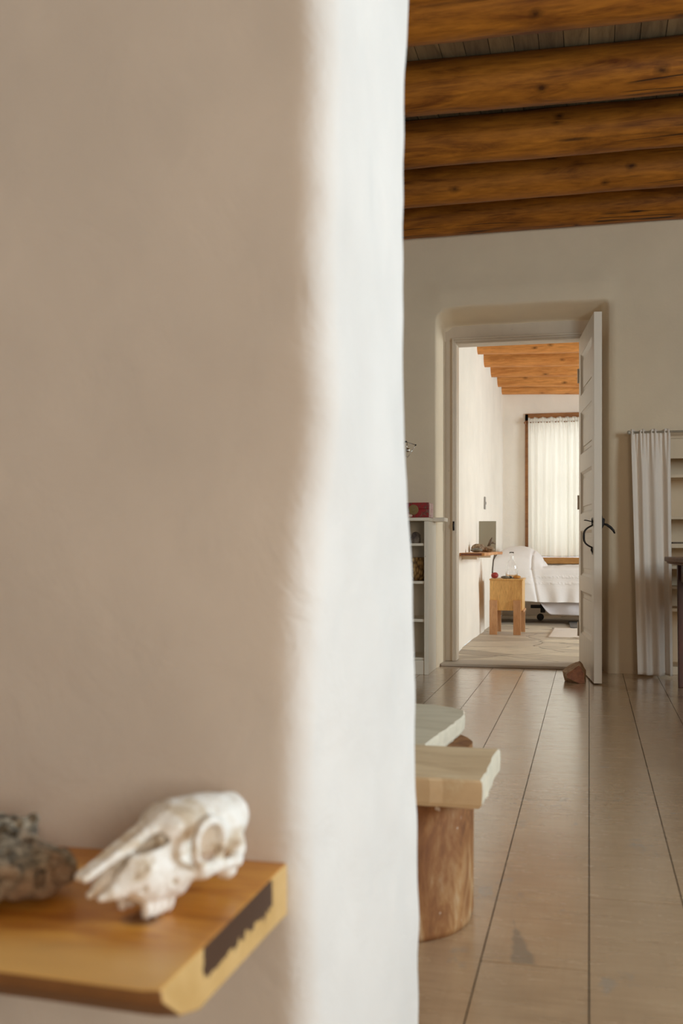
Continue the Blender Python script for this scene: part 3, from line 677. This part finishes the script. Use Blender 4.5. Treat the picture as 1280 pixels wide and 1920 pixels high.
# switch plate on the bedroom wall
sw = empty('switch_plate', (-.931, 9.5, 1.165)); tag(sw, 'narrow white wall switch seen edge-on on the bedroom wall above the shelf', 'light switch')
GRP = plain('grey_plate', (.35, .33, .31, 1), .4)
MB().box((-.004, -.035, -.057), (.008, .035, .057)).build('plate', GRP, sw, bevel=.002); MB().box((.008, -.005, -.012), (.014, .005, .012)).build('toggle', GRP, sw, bevel=.001)
# rug and slate mat
m = NT('rug_cotton', .95); m.col((.80, .74, .68, 1)); m.bump(m.noise(m.map((30, 90, 1)), 3, 3), .8, .006)
def rug_fn(U, Vv): return np.stack([-.335 + .02 * Vv + U * .8, 8.82 + Vv * .95 + .008 * vnoise(U * 20, Vv, 0 * U, 2), .012 + .003 * vnoise(U * 18, Vv * 18, 0 * U, 5)], -1)
P, F = grid_obj('x', np.linspace(0, 1, 60), np.linspace(0, 1, 60), rug_fn, None); o = obj('rug', P.tolist(), F, m.mat, smooth=True); s = o.modifiers.new('t', 'SOLIDIFY'); s.thickness = .011
tag(o, 'small off-white woven rug on the flagstones', 'rug')
o = MB().prism([(-.17, 9.83), (.5, 9.83), (.5, 10.6), (-.20, 10.6)], .001, .018).build('floor_slab', stone_mat('slate', (.10, .095, .09, 1), (.17, .16, .15, 1)), bevel=.004)
tag(o, 'dark grey slab on the bedroom floor between the rug and the bed', 'slab')

# ------------------------------------------------------------------ bookcase at the left
bc = empty('bookcase', (-.94, 6.15, 0)); tag(bc, 'low white painted bookcase standing against the wall left of the doorway', 'bookcase')
D = .315
MB().box((-.02, .0, 0), (0, D, .925)).build('side_panel', SHELFM, bc, bevel=.002)
MB().box((-.72, .0, 0), (-.70, D, .925)).build('side_panel', SHELFM, bc, bevel=.002)
MB().box((-.70, D - .012, .0), (-.02, D, .925)).build('back_panel', SHELFM, bc, bevel=.001)
MB().box((-.024, -.014, 0), (.002, -.0005, .925)).build('front_stile', SHELFM, bc, bevel=.002)
MB().box((-.74, -.03, .9255), (.005, D, .945)).box((.005, .16, .925), (.075, D, .950)).build('top_board', SHELFM, bc, bevel=.003)
for z0, z1 in ((.775, .791), (.546, .563), (.316, .334), (.087, .102)): MB().box((-.6995, -.004, z0), (-.0205, D - .0125, z1)).build('shelf', SHELFM, bc, bevel=.002)
MB().box((-.70, -.008, 0), (-.025, .008, .086)).build('plinth', SHELFM, bc, bevel=.002)
# red box
m = NT('red_lacquer', .35); v = m.noise(m.co, 42, 5, .7, 1.5); c = m.ramp(v, [(.42, (.25, .01, .012, 1)), (.52, (.32, .016, .018, 1)), (.58, (.07, .02, .02, 1)), (.66, (.30, .14, .08, 1))]); m.col(c); REDL = m.mat
m = NT('pink_box_side', .4); v = m.noise(m.co, 50, 4, .6); m.col(m.ramp(v, [(.5, (.55, .36, .33, 1)), (.62, (.35, .08, .08, 1))])); PNK = m.mat
rb = empty('lacquer_box', (-1.075, 6.22, .9455)); tag(rb, 'red lacquered box with round brass clasp on top of the white bookcase', 'box')
MB().box((-.125, 0, 0), (.125, .17, .055)).build('box_body', REDL, rb, bevel=.002); MB().box((-.126, -.001, .0555), (.126, .171, .094)).build('lid', REDL, rb, bevel=.002)
MB().box((.1262, .004, .003), (.129, .166, .091)).build('side_panel', PNK, rb, bevel=.001)
BR = plain('aged_brass', (.30, .22, .10, 1), .45, .8)
mb = MB(); mb.tube([(0.033, -.007, .05), (.033, -.001, .05)], .031, 28).tube([(0.033, -.013, .048), (.033, -.006, .048)], .010, 16).box((.012, -.008, .062), (.054, -.002, .075)); mb.build('clasp', BR, rb, bevel=.001)
# shell beside the box
o = pebble('seashell', 'small pale pink shell in front of the red box on the bookcase top', 'shell', (.024, .016, .012), (-1.062, 6.165, .9455), plain('shell_pink', (.62, .42, .33, 1), .4), 3)
# grey rock on shelf
BWR = stone_mat('black_white_rock', (.03, .025, .04, 1), (.38, .34, .30, 1), 18, .6)
bm = bmesh.new()
for p in [(-.03, -.025, 0), (.025, -.03, 0), (.03, .02, 0), (-.025, .025, 0), (-.036, -.02, .02), (.031, -.025, .04), (.03, .015, .052), (-.012, -.02, .066), (.004, -.01, .072), (.018, .01, .066), (-.018, .018, .05)]: bm.verts.new(p)
bmesh.ops.convex_hull(bm, input=bm.verts); me = bpy.data.meshes.new('rock'); bm.to_mesh(me); bm.free(); me.materials.append(BWR)
o = bpy.data.objects.new('rock', me); COL.objects.link(o); o.location = (-1.036, 6.25, .7918); b = o.modifiers.new('b', 'BEVEL'); b.width = .003; tag(o, 'angular black and white rock on the upper bookcase shelf', 'rock')
# basket
m = NT('woven_straw', .8); n = m.vor(m.map((60, 60, 34)), 1); n2 = m.noise(m.co, 40, 4); m.col(m.mix(m.ramp(n, [(.2, 0), (.75, 1)]), (.50, .32, .12, 1), (.13, .07, .025, 1))); m.bump(m.math('SUBTRACT', 1, n), 1, .008); STR = m.mat
bk = empty('straw_basket', (-1.045, 6.27, .5635)); tag(bk, 'round woven straw basket on the middle shelf of the bookcase', 'basket')
pr = [(.055, 0), (.066, .012), (.074, .045), (.077, .09), (.076, .135)]; pr += [(r - .005, z) for r, z in pr[::-1]]; pr[-1] = (.05, .006)
MB().lathe(pr + [(.0005, .006)], 48).build('basket_body', STR, bk, smooth=True)
MB().tube([(.0755 * math.cos(a), .0755 * math.sin(a), .137) for a in np.linspace(0, 2 * math.pi, 49)], .004, 8).build('rim', STR, bk, smooth=True)
o = pebble('paper_bundle', 'pale crumpled paper lying behind the straw basket', 'paper', (.045, .04, .018), (-1.005, 6.38, .5635), plain('pale_paper', (.6, .55, .48, 1), .8), 9, n=.3)
# wall lamp
wl = empty('wall_lamp', (-1.10, 6.475, 1.38)); tag(wl, 'small chrome lamp with thin wire arms on the wall above the red box', 'lamp')
CH = plain('chrome', (.75, .73, .70, 1), .12, 1)
MB().tube([(-.08, 0, .0), (-.08, -.012, 0)], .03, 24).build('wall_plate', CH, wl, bevel=.002)
mb = MB(); mb.tube([(-.08, -.01, 0), (-.02, -.12, .048), (.055, -.16, .020)], .0028, 8).tube([(.055, -.16, .020), (.005, -.16, -.055), (-.04, -.16, -.02)], .002, 8).tube([(-.02, -.12, .048), (.055, -.16, .02)], .0028, 8).tube([(0, -.15, .04), (0, -.16, -.005)], .002, 8)
mb.build('arm', CH, wl, smooth=True)
mb = MB().lathe([(.002, -.014), (.010, -.011), (.0145, 0), (.010, .010), (.003, .014)], 20, (.006, -.16, -.010)); mb.build('bulb', CH, wl, smooth=True)
MB().lathe([(.001, -.005), (.005, -.003), (.005, .003), (.001, .005)], 12, (.055, -.16, .020)).build('knob', IRON, wl, smooth=True)
MB().lathe([(.001, -.006), (.007, -.003), (.007, .003), (.001, .006)], 12, (-.012, -.125, .046)).build('knob', IRON, wl, smooth=True)

# ------------------------------------------------------------------ right: niche shelves, curtain, desk
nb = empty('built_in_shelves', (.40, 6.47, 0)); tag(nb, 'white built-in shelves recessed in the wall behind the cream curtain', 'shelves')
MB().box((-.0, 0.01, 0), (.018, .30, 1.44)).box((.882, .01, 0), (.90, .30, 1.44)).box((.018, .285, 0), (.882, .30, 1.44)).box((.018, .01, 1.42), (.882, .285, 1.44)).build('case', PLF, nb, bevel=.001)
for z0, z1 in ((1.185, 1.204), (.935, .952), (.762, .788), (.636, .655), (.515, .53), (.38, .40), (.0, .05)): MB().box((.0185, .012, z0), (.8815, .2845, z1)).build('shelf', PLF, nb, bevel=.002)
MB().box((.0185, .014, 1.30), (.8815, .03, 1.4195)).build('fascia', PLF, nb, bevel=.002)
o = MB().box((0, 0, 0), (.22, .12, .010)).build('flat_book', stone_mat('dark_cover', (.07, .045, .03, 1), (.16, .11, .07, 1)), loc=(.49, 6.50, .7885), bevel=.001); tag(o, 'thin dark book lying flat on the built-in shelf above the table corner', 'book')
BM2 = plain('putty_rod', (.45, .40, .32, 1), .4, .2)
rd = empty('curtain_rod', (0, 6.385, 1.452)); tag(rd, 'cream metal curtain rod above the built-in wall shelves', 'curtain rod')
MB().tube([(.24, 0, 0), (1.32, 0, 0)], .0065, 12).build('rod', BM2, rd, smooth=True)
MB().lathe([(.001, -.012), (.009, -.009), (.011, 0), (.009, .009), (.001, .012)], 16, (.232, 0, 0)).build('finial', BM2, rd, smooth=True)
MB().box((.248, -.006, -.012), (.262, .085, .008)).build('bracket', BM2, rd, bevel=.002); MB().box((1.28, -.006, -.012), (1.294, .085, .008)).build('bracket', BM2, rd, bevel=.002)
o = curtain('curtain', (.240, .470), (.279, .482), .012, 1.465, 6.385, 3, .018, CURT, 12, nu=200, ybot=6.33)
tag(o, 'cream cotton curtain panel gathered on a rod right of the open door', 'curtain')
# desk
tb = empty('table', (.470, 5.45, 0)); tag(tb, 'dark red-brown wooden table cut off by the right edge of the photo', 'table')
MAH = wood('dark_mahogany', (.11, .022, .010, 1), (.03, .007, .004, 1), 2, 1.5, .35, bs=.1)
TOPM = wood('worn_table_top', (.26, .12, .06, 1), (.10, .04, .02, 1), 0, 1.5, .4, bs=.1)
def ofs(d): return [(-.062 + d, .56 - d), (-.062 + d, .14), (-.016 + d * .8, -.17 + d), (.62 - d, -.17 + d), (.62 - d, .56 - d)]
MB().prism(ofs(0), .690, .715).prism(ofs(.012), .678, .6905).build('tabletop', TOPM, tb, bevel=.005)
for lx, ly in ((0, 0), (.50, 0), (0, .45), (.50, .45)):
    mb = MB().add([(lx + .006, ly + .006, 0), (lx + .054, ly + .006, 0), (lx + .054, ly + .054, 0), (lx + .006, ly + .054, 0), (lx, ly, .677), (lx + .06, ly, .677), (lx + .06, ly + .06, .677), (lx, ly + .06, .677)],
                  [(0, 3, 2, 1), (4, 5, 6, 7), (0, 1, 5, 4), (1, 2, 6, 5), (2, 3, 7, 6), (3, 0, 4, 7)]); mb.build('leg', MAH, tb, bevel=.003)
MB().box((.061, .015, .58), (.499, .035, .677)).box((.061, .475, .58), (.499, .495, .677)).box((.015, .061, .58), (.035, .449, .677)).box((.525, .061, .58), (.545, .449, .677)).build('apron', MAH, tb, bevel=.002)

# ------------------------------------------------------------------ log stools
m = NT('distressed_log_paint', .75); g = m.map((1, 1, .35)); n = m.noise(g, 16, 6, .7, .5); b2 = m.noise(m.map((1, 1, .25)), 5, 4, .6, .4)
c = m.ramp(n, [(.38, (.15, .055, .014, 1)), (.5, (.30, .13, .038, 1)), (.58, (.42, .23, .09, 1)), (.68, (.55, .40, .24, 1))]); c = m.mix(m.ramp(b2, [(.45, 0), (.65, .6)]), c, (.17, .06, .02, 1))
c = m.mix(m.ramp(m.noise(m.co, 34, 3), [(.70, 0), (.73, .8)]), c, (.70, .62, .52, 1)); m.col(c); m.bump(n, .5, .006); LOGM = m.mat
def slab_mat(name, a, b, c3):
    m = NT(name, .6); n = m.noise(m.map((1, 3, 1)), 5, 5, .6, .4); c = m.ramp(n, [(.35, a), (.6, b)]); c = m.mix(m.ramp(m.noise(m.co, 13, 5, .7), [(.6, 0), (.7, .6)]), c, c3); m.col(c); m.bump(n, .25, .005); return m.mat
SL1 = slab_mat('cream_slab', (.64, .45, .26, 1), (.80, .61, .38, 1), (.84, .72, .50, 1)); SL2 = slab_mat('white_slab', (.62, .55, .40, 1), (.74, .67, .51, 1), (.76, .68, .50, 1))
EDGE = plain('pale_slab_edge', (.72, .64, .50, 1), .6, bs=.3)
def log_mesh(r, h, seed, n=64, k=24):
    vs = []
    for i in range(k):
        z = h * i / (k - 1)
        for j in range(n):
            a = 2 * math.pi * j / n; vs.append((a, z, 0))
    A = np.array(vs); a, z = A[:, 0], A[:, 1]; rr = r * (1 + .02 * fbm(np.cos(a) * 1.5, np.sin(a) * 1.5, z * 2, seed) + .012 * vnoise(np.cos(a) * 7, np.sin(a) * 7, z * 3, seed + 4))
    rr = np.where(z < .001, rr * .985, rr)
    P = np.stack([rr * np.cos(a), rr * np.sin(a), z], -1).tolist()
    F = [(i * n + j, i * n + (j + 1) % n, (i + 1) * n + (j + 1) % n, (i + 1) * n + j) for i in range(k - 1) for j in range(n)]
    return P, F + [tuple(range(n))[::-1], tuple((k - 1) * n + j for j in range(n))]
def stool(label, c, r, h, poly, z0, z1, smat, seed):
    st = empty('log_stool', (c[0], c[1], 0)); tag(st, label, 'stool', 'low stools made of a slab on a log')
    P, F = log_mesh(r, h, seed); lo = obj('log_base', P, F, LOGM, st, smooth=True); lo.data.polygons[-1].use_smooth = False; lo.data.polygons[-2].use_smooth = False
    # slab with slightly irregular outline
    out = []
    for (xa, ya), (xb, yb) in zip(poly, poly[1:] + poly[:1]):
        L = math.hypot(xb - xa, yb - ya); k = max(1, int(L / .025))
        for i in range(k):
            t = i / k; w = .0035 * float(vnoise(np.array((xa + (xb - xa) * t) * 30), np.array((ya + (yb - ya) * t) * 30), 0., seed))
            nx, ny = (yb - ya) / L, -(xb - xa) / L; out.append((xa + (xb - xa) * t + nx * w - c[0], ya + (yb - ya) * t + ny * w - c[1]))
    n = len(out); mb = MB(); cxm = sum(p[0] for p in out) / n; cym = sum(p[1] for p in out) / n
    sc = lambda s: [(cxm + (x - cxm) * s, cym + (y - cym) * s) for x, y in out]
    rings = [(sc(.975), z0), (sc(.995), z0 + .008), (sc(1.0), z0 + .6 * (z1 - z0)), (sc(.998), z1 - .005), (sc(.985), z1)]
    vs = [(x, y, z) for pts, z in rings for x, y in pts]
    fs = [(i * n + j, i * n + (j + 1) % n, (i + 1) * n + (j + 1) % n, (i + 1) * n + j) for i in range(4) for j in range(n)]
    mi = [1 if (rings[2][0][f_[1] % n][1] - rings[2][0][f_[0] % n][1]) > .8 * math.hypot(rings[2][0][f_[1] % n][0] - rings[2][0][f_[0] % n][0], rings[2][0][f_[1] % n][1] - rings[2][0][f_[0] % n][1]) else 0 for f_ in fs]
    mb.add(vs, fs, 0); mb.m[-len(fs):] = mi; mb.add([(x, y, z1) for x, y in rings[-1][0]], [tuple(range(n))]).add([(x, y, z0) for x, y in rings[0][0]], [tuple(range(n))])
    mb.build('seat_slab', smat, st, mats=[smat, EDGE]); return st
stool('log stool with a square cream slab seat, nearest to the viewer', (-.423, 2.155), .188, .279, [(-.80, 1.953), (-.195, 1.953), (-.188, 2.268), (-.80, 2.272)], .280, .335, SL1, 5)
stool('log stool with a rounded off-white slab seat, behind the square one', (-.47, 2.552), .188, .289, [(-.355, 2.28), (-.338, 2.45), (-.322, 2.62), (-.317, 2.711), (-.325, 2.775), (-.36, 2.82), (-.42, 2.855), (-.50, 2.868), (-.75, 2.85), (-.78, 2.50), (-.72, 2.30)], .290, .335, SL2, 9)

# ------------------------------------------------------------------ live-edge shelf in the foreground with skull and rock
m = NT('shelf_wood_orange', .38); xs = m.xyz(); g = m.map((1, 7, 4)); n = m.noise(g, 5, 6, .6, 1.2); n2 = m.noise(m.map((1.5, 5, 1)), 3, 3, .5, .8)
c = m.ramp(m.math('ADD', m.math('MULTIPLY', n, .45), m.math('MULTIPLY', n2, .55)), [(.34, (.34, .11, .012, 1)), (.47, (.55, .215, .028, 1)), (.62, (.74, .36, .06, 1))])
sap = m.ramp(m.math('ADD', xs[1], m.math('MULTIPLY', n2, .05)), [(.07, 1), (.12, 0)]); c = m.mix(m.math('MULTIPLY', sap, .75), c, (.78, .46, .14, 1))
kd = m.n.new('ShaderNodeVectorMath'); kd.operation = 'DISTANCE'; m.link(m.map((1, 1, 0)), kd.inputs[0]); kd.inputs[1].default_value = (-.083, .145, 0)
c = m.mix(m.ramp(kd.outputs['Value'], [(.012, .85), (.018, .5), (.024, 0)]), c, (.12, .05, .025, 1)); m.col(c); m.bump(n, .06, .002); m.set('Coat Weight', .25); m.set('Coat Weight', .08); SHO = m.mat
m = NT('shelf_end_grain', .5); xs = m.xyz(); nn_ = m.noise(m.co, 45, 5, .7); n3 = m.noise(m.map((1, 1, 1)), 20, 4, .6)
lim = m.math('ADD', -.030, m.math('MULTIPLY', m.math('SUBTRACT', nn_, .5), .045)); up = m.math('GREATER_THAN', xs[2], lim)
mid = m.math('MULTIPLY', m.math('GREATER_THAN', m.math('ADD', xs[1], m.math('MULTIPLY', n3, .04)), .115), m.math('LESS_THAN', m.math('ADD', xs[1], m.math('MULTIPLY', n3, .04)), .305))
c = m.mix(m.math('MULTIPLY', up, mid), m.ramp(n3, [(.3, (.55, .33, .11, 1)), (.7, (.70, .46, .19, 1))]), (.06, .024, .010, 1)); m.col(c); m.bump(nn_, .2, .003); SHE = m.mat
UND = plain('shelf_underside', (.26, .12, .04, 1), .6)
fs_ = empty('wall_shelf', (-.338, .78, .418)); tag(fs_, 'thick orange live-edge wooden wall shelf in the foreground holding the skull', 'shelf')
prof = [(0, 0), (.003, -.012), (.034, -.036), (.09, -.056), (.25, -.061), (.348, -.06), (.348, 0)]
mb = MB(); L = 1.0; ns = 60
for i in range(ns + 1):
    x = -L * i / ns; w = .0 if i == 0 else 1
    for j, (y, z) in enumerate(prof):
        yy = y + (.005 * float(vnoise(np.array(x * 6), 0., 0., 3)) * w if y < .1 else 0) - .035 * x * (y < .1) * -1 * 0; mb.v.append((x + (.004 * math.sin(y * 40) if i == 0 else 0), yy, z))
npf = len(prof)
for i in range(ns):
    for j in range(npf):
        a, b = i * npf + j, i * npf + (j + 1) % npf; mb.f.append((a, b, b + npf, a + npf)); mb.m.append(0 if j in (npf - 1,) else 2)
mb.f.append(tuple(range(npf))); mb.m.append(1); mb.f.append(tuple(ns * npf + j for j in range(npf))); mb.m.append(1)
mb.build('shelf_board', SHO, fs_, bevel=.003, mats=[SHO, SHE, UND])

# skull (s: snout -> occiput, w: lateral, t: up)
def skull(S, Wd, Tt):
    aw = np.abs(Wd)
    d = ell(S, aw, Tt, (.150, 0, .062), (.040, .031, .031))
    d = smin(d, ell(S, aw, Tt, (.112, .0, .073), (.040, .032, .022)), .015)
    d = smin(d, ell(S, aw, Tt, (.078, 0.004, .041), (.042, .024, .033)), .012)
    d = smin(d, cap(S, aw, Tt, (.06, .012, .036), (.030, .010, .032), .015, .006), .010)
    d = smin(d, cap(S, aw, Tt, (.035, .011, .030), (.018, .007, .027), .006, .0035), .006)
    d = smin(d, cap(S, aw, Tt, (.060, .013, .026), (.094, .018, .024), .011, .011), .008)
    # cavity in the nose, then nasal bones above it
    cav = cap(S, aw, Tt, (.075, 0, .063), (.0, 0, .046), .010, .013); d = smax(d, -cav, .004)
    cav2 = ell(S, aw, Tt, (.062, .013, .066), (.035, .009, .0075)); d = smax(d, -cav2, .003)
    nas = cap(S, aw, Tt, (.095, .007, .083), (.004, .004, .047), .0065, .004); d = smin(d, nas, .005)
    # cheek / zygomatic arch
    d = smin(d, cap(S, aw, Tt, (.085, .020, .034), (.112, .036, .034), .009, .0055), .01)
    d = smin(d, cap(S, aw, Tt, (.112, .036, .034), (.155, .034, .034), .0055, .0045), .006)
    d = smin(d, cap(S, aw, Tt, (.155, .034, .034), (.165, .024, .045), .0045, .008), .008)
    # orbit
    d = smax(d, -ell(S, aw, Tt, (.121, .038, .059), (.019, .027, .0185)), .003)
    ring = np.sqrt((np.sqrt((S - .120) ** 2 + (Tt - .058) ** 2) - .021) ** 2 + (aw - .035 + .2 * (S - .12)) ** 2) - .0042
    d = smin(d, ring, .005)
    # skull base, bulla, occiput
    d = smin(d, cap(S, aw, Tt, (.09, 0, .035), (.172, 0, .036), .010, .011), .012)
    d = smin(d, ell(S, aw, Tt, (.160, .015, .024), (.013, .009, .014)), .006)
    d = smin(d, ell(S, aw, Tt, (.182, .008, .035), (.010, .007, .010)), .006)
    d = smin(d, ell(S, aw, Tt, (.180, 0, .072), (.010, .022, .016)), .012)
    for i in range(4):
        s0 = .060 + i * .0085; d = smin(d, ell(S, aw, Tt, (s0, .0175, .010), (.0048, .0052, .0105)), .002)
    d = smax(d, -ell(S, aw, Tt, (.052, .026, .030), (.0032, .008, .0032)), .001)
    d = smax(d, -ell(S, aw, Tt, (.082, .030, .030), (.003, .007, .003)), .001)
    d = smax(d, -ell(S, aw, Tt, (.100, .0, .018), (.05, .009, .012)), .004)
    d = d + .0009 * fbm(S * 90, Wd * 90, Tt * 90, 12)
    return smax(d, -(Tt + .0005), .0008)
m = NT('old_bone', .55); n = m.noise(m.co, 26, 5, .65, .4); n2 = m.noise(m.co, 90, 4)
c = m.ramp(n, [(.30, (.34, .22, .13, 1)), (.39, (.66, .56, .43, 1)), (.48, (.86, .83, .78, 1))]); c = m.mix(m.ramp(n2, [(.3, .3), (.5, 0)]), c, (.5, .40, .28, 1)); m.col(c); m.bump(m.math('ADD', n, n2), .3, .002); BONE = m.mat
al = math.radians(38 + 23)
sk = sdf_obj('animal_skull', skull, (-.008, -.048, -.004), (.2, .048, .102), .0017, BONE, loc=(-.462, .874, .4186), rot=(0, 0, math.radians(63))); sk.scale = (1.08, 1.08, 1.08)
tag(sk, 'bleached sheep-like skull with eye socket and molars on the orange shelf', 'skull')
# pitted rock at the left
def pit(X, Y, Z):
    d = ell(X, Y, Z, (-.04, 0, .035), (.105, .058, .036)); d = smin(d, ell(X, Y, Z, (.028, -.015, .022), (.045, .045, .024)), .02)
    d = smin(d, ell(X, Y, Z, (-.055, .03, .070), (.085, .04, .022)), .012)
    n1 = fbm(X * 34, Y * 34, Z * 34, 6); d = d + .009 * n1
    cell = .016; gx, gy, gz = np.floor(X / cell), np.floor(Y / cell), np.floor(Z / cell); best = np.full(X.shape, 9.)
    for i in (-1, 0, 1):
        for j in (-1, 0, 1):
            for k_ in (-1, 0, 1):
                a, b, c_ = gx + i, gy + j, gz + k_
                px = (a + .5 + .45 * _hash(a, b, c_, 1)) * cell; py = (b + .5 + .45 * _hash(a, b, c_, 2)) * cell; pz_ = (c_ + .5 + .45 * _hash(a, b, c_, 3)) * cell
                best = np.minimum(best, np.sqrt((X - px) ** 2 + (Y - py) ** 2 + (Z - pz_) ** 2))
    d = smax(d, -(best - .0064), .002)
    return smax(d, -(Z - .0004), .002)
m = NT('pitted_lava_stone', .85); n = m.noise(m.co, 60, 5, .7); n2 = m.noise(m.co, 16, 3)
c = m.ramp(n, [(.36, (.05, .042, .032, 1)), (.5, (.19, .155, .11, 1)), (.64, (.42, .35, .26, 1))]); c = m.mix(m.ramp(n2, [(.5, 0), (.62, .6)]), c, (.30, .17, .09, 1)); m.col(c); m.bump(n, .7, .004)
o = sdf_obj('pitted_stone', pit, (-.16, -.075, -.003), (.09, .085, .105), .0021, m.mat, loc=(-.588, .955, .4185), rot=(0, 0, math.radians(23))); o.scale = (1, 1, .86)
tag(o, 'rough grey pitted stone on the orange shelf, cut by the left edge of the photo', 'stone')
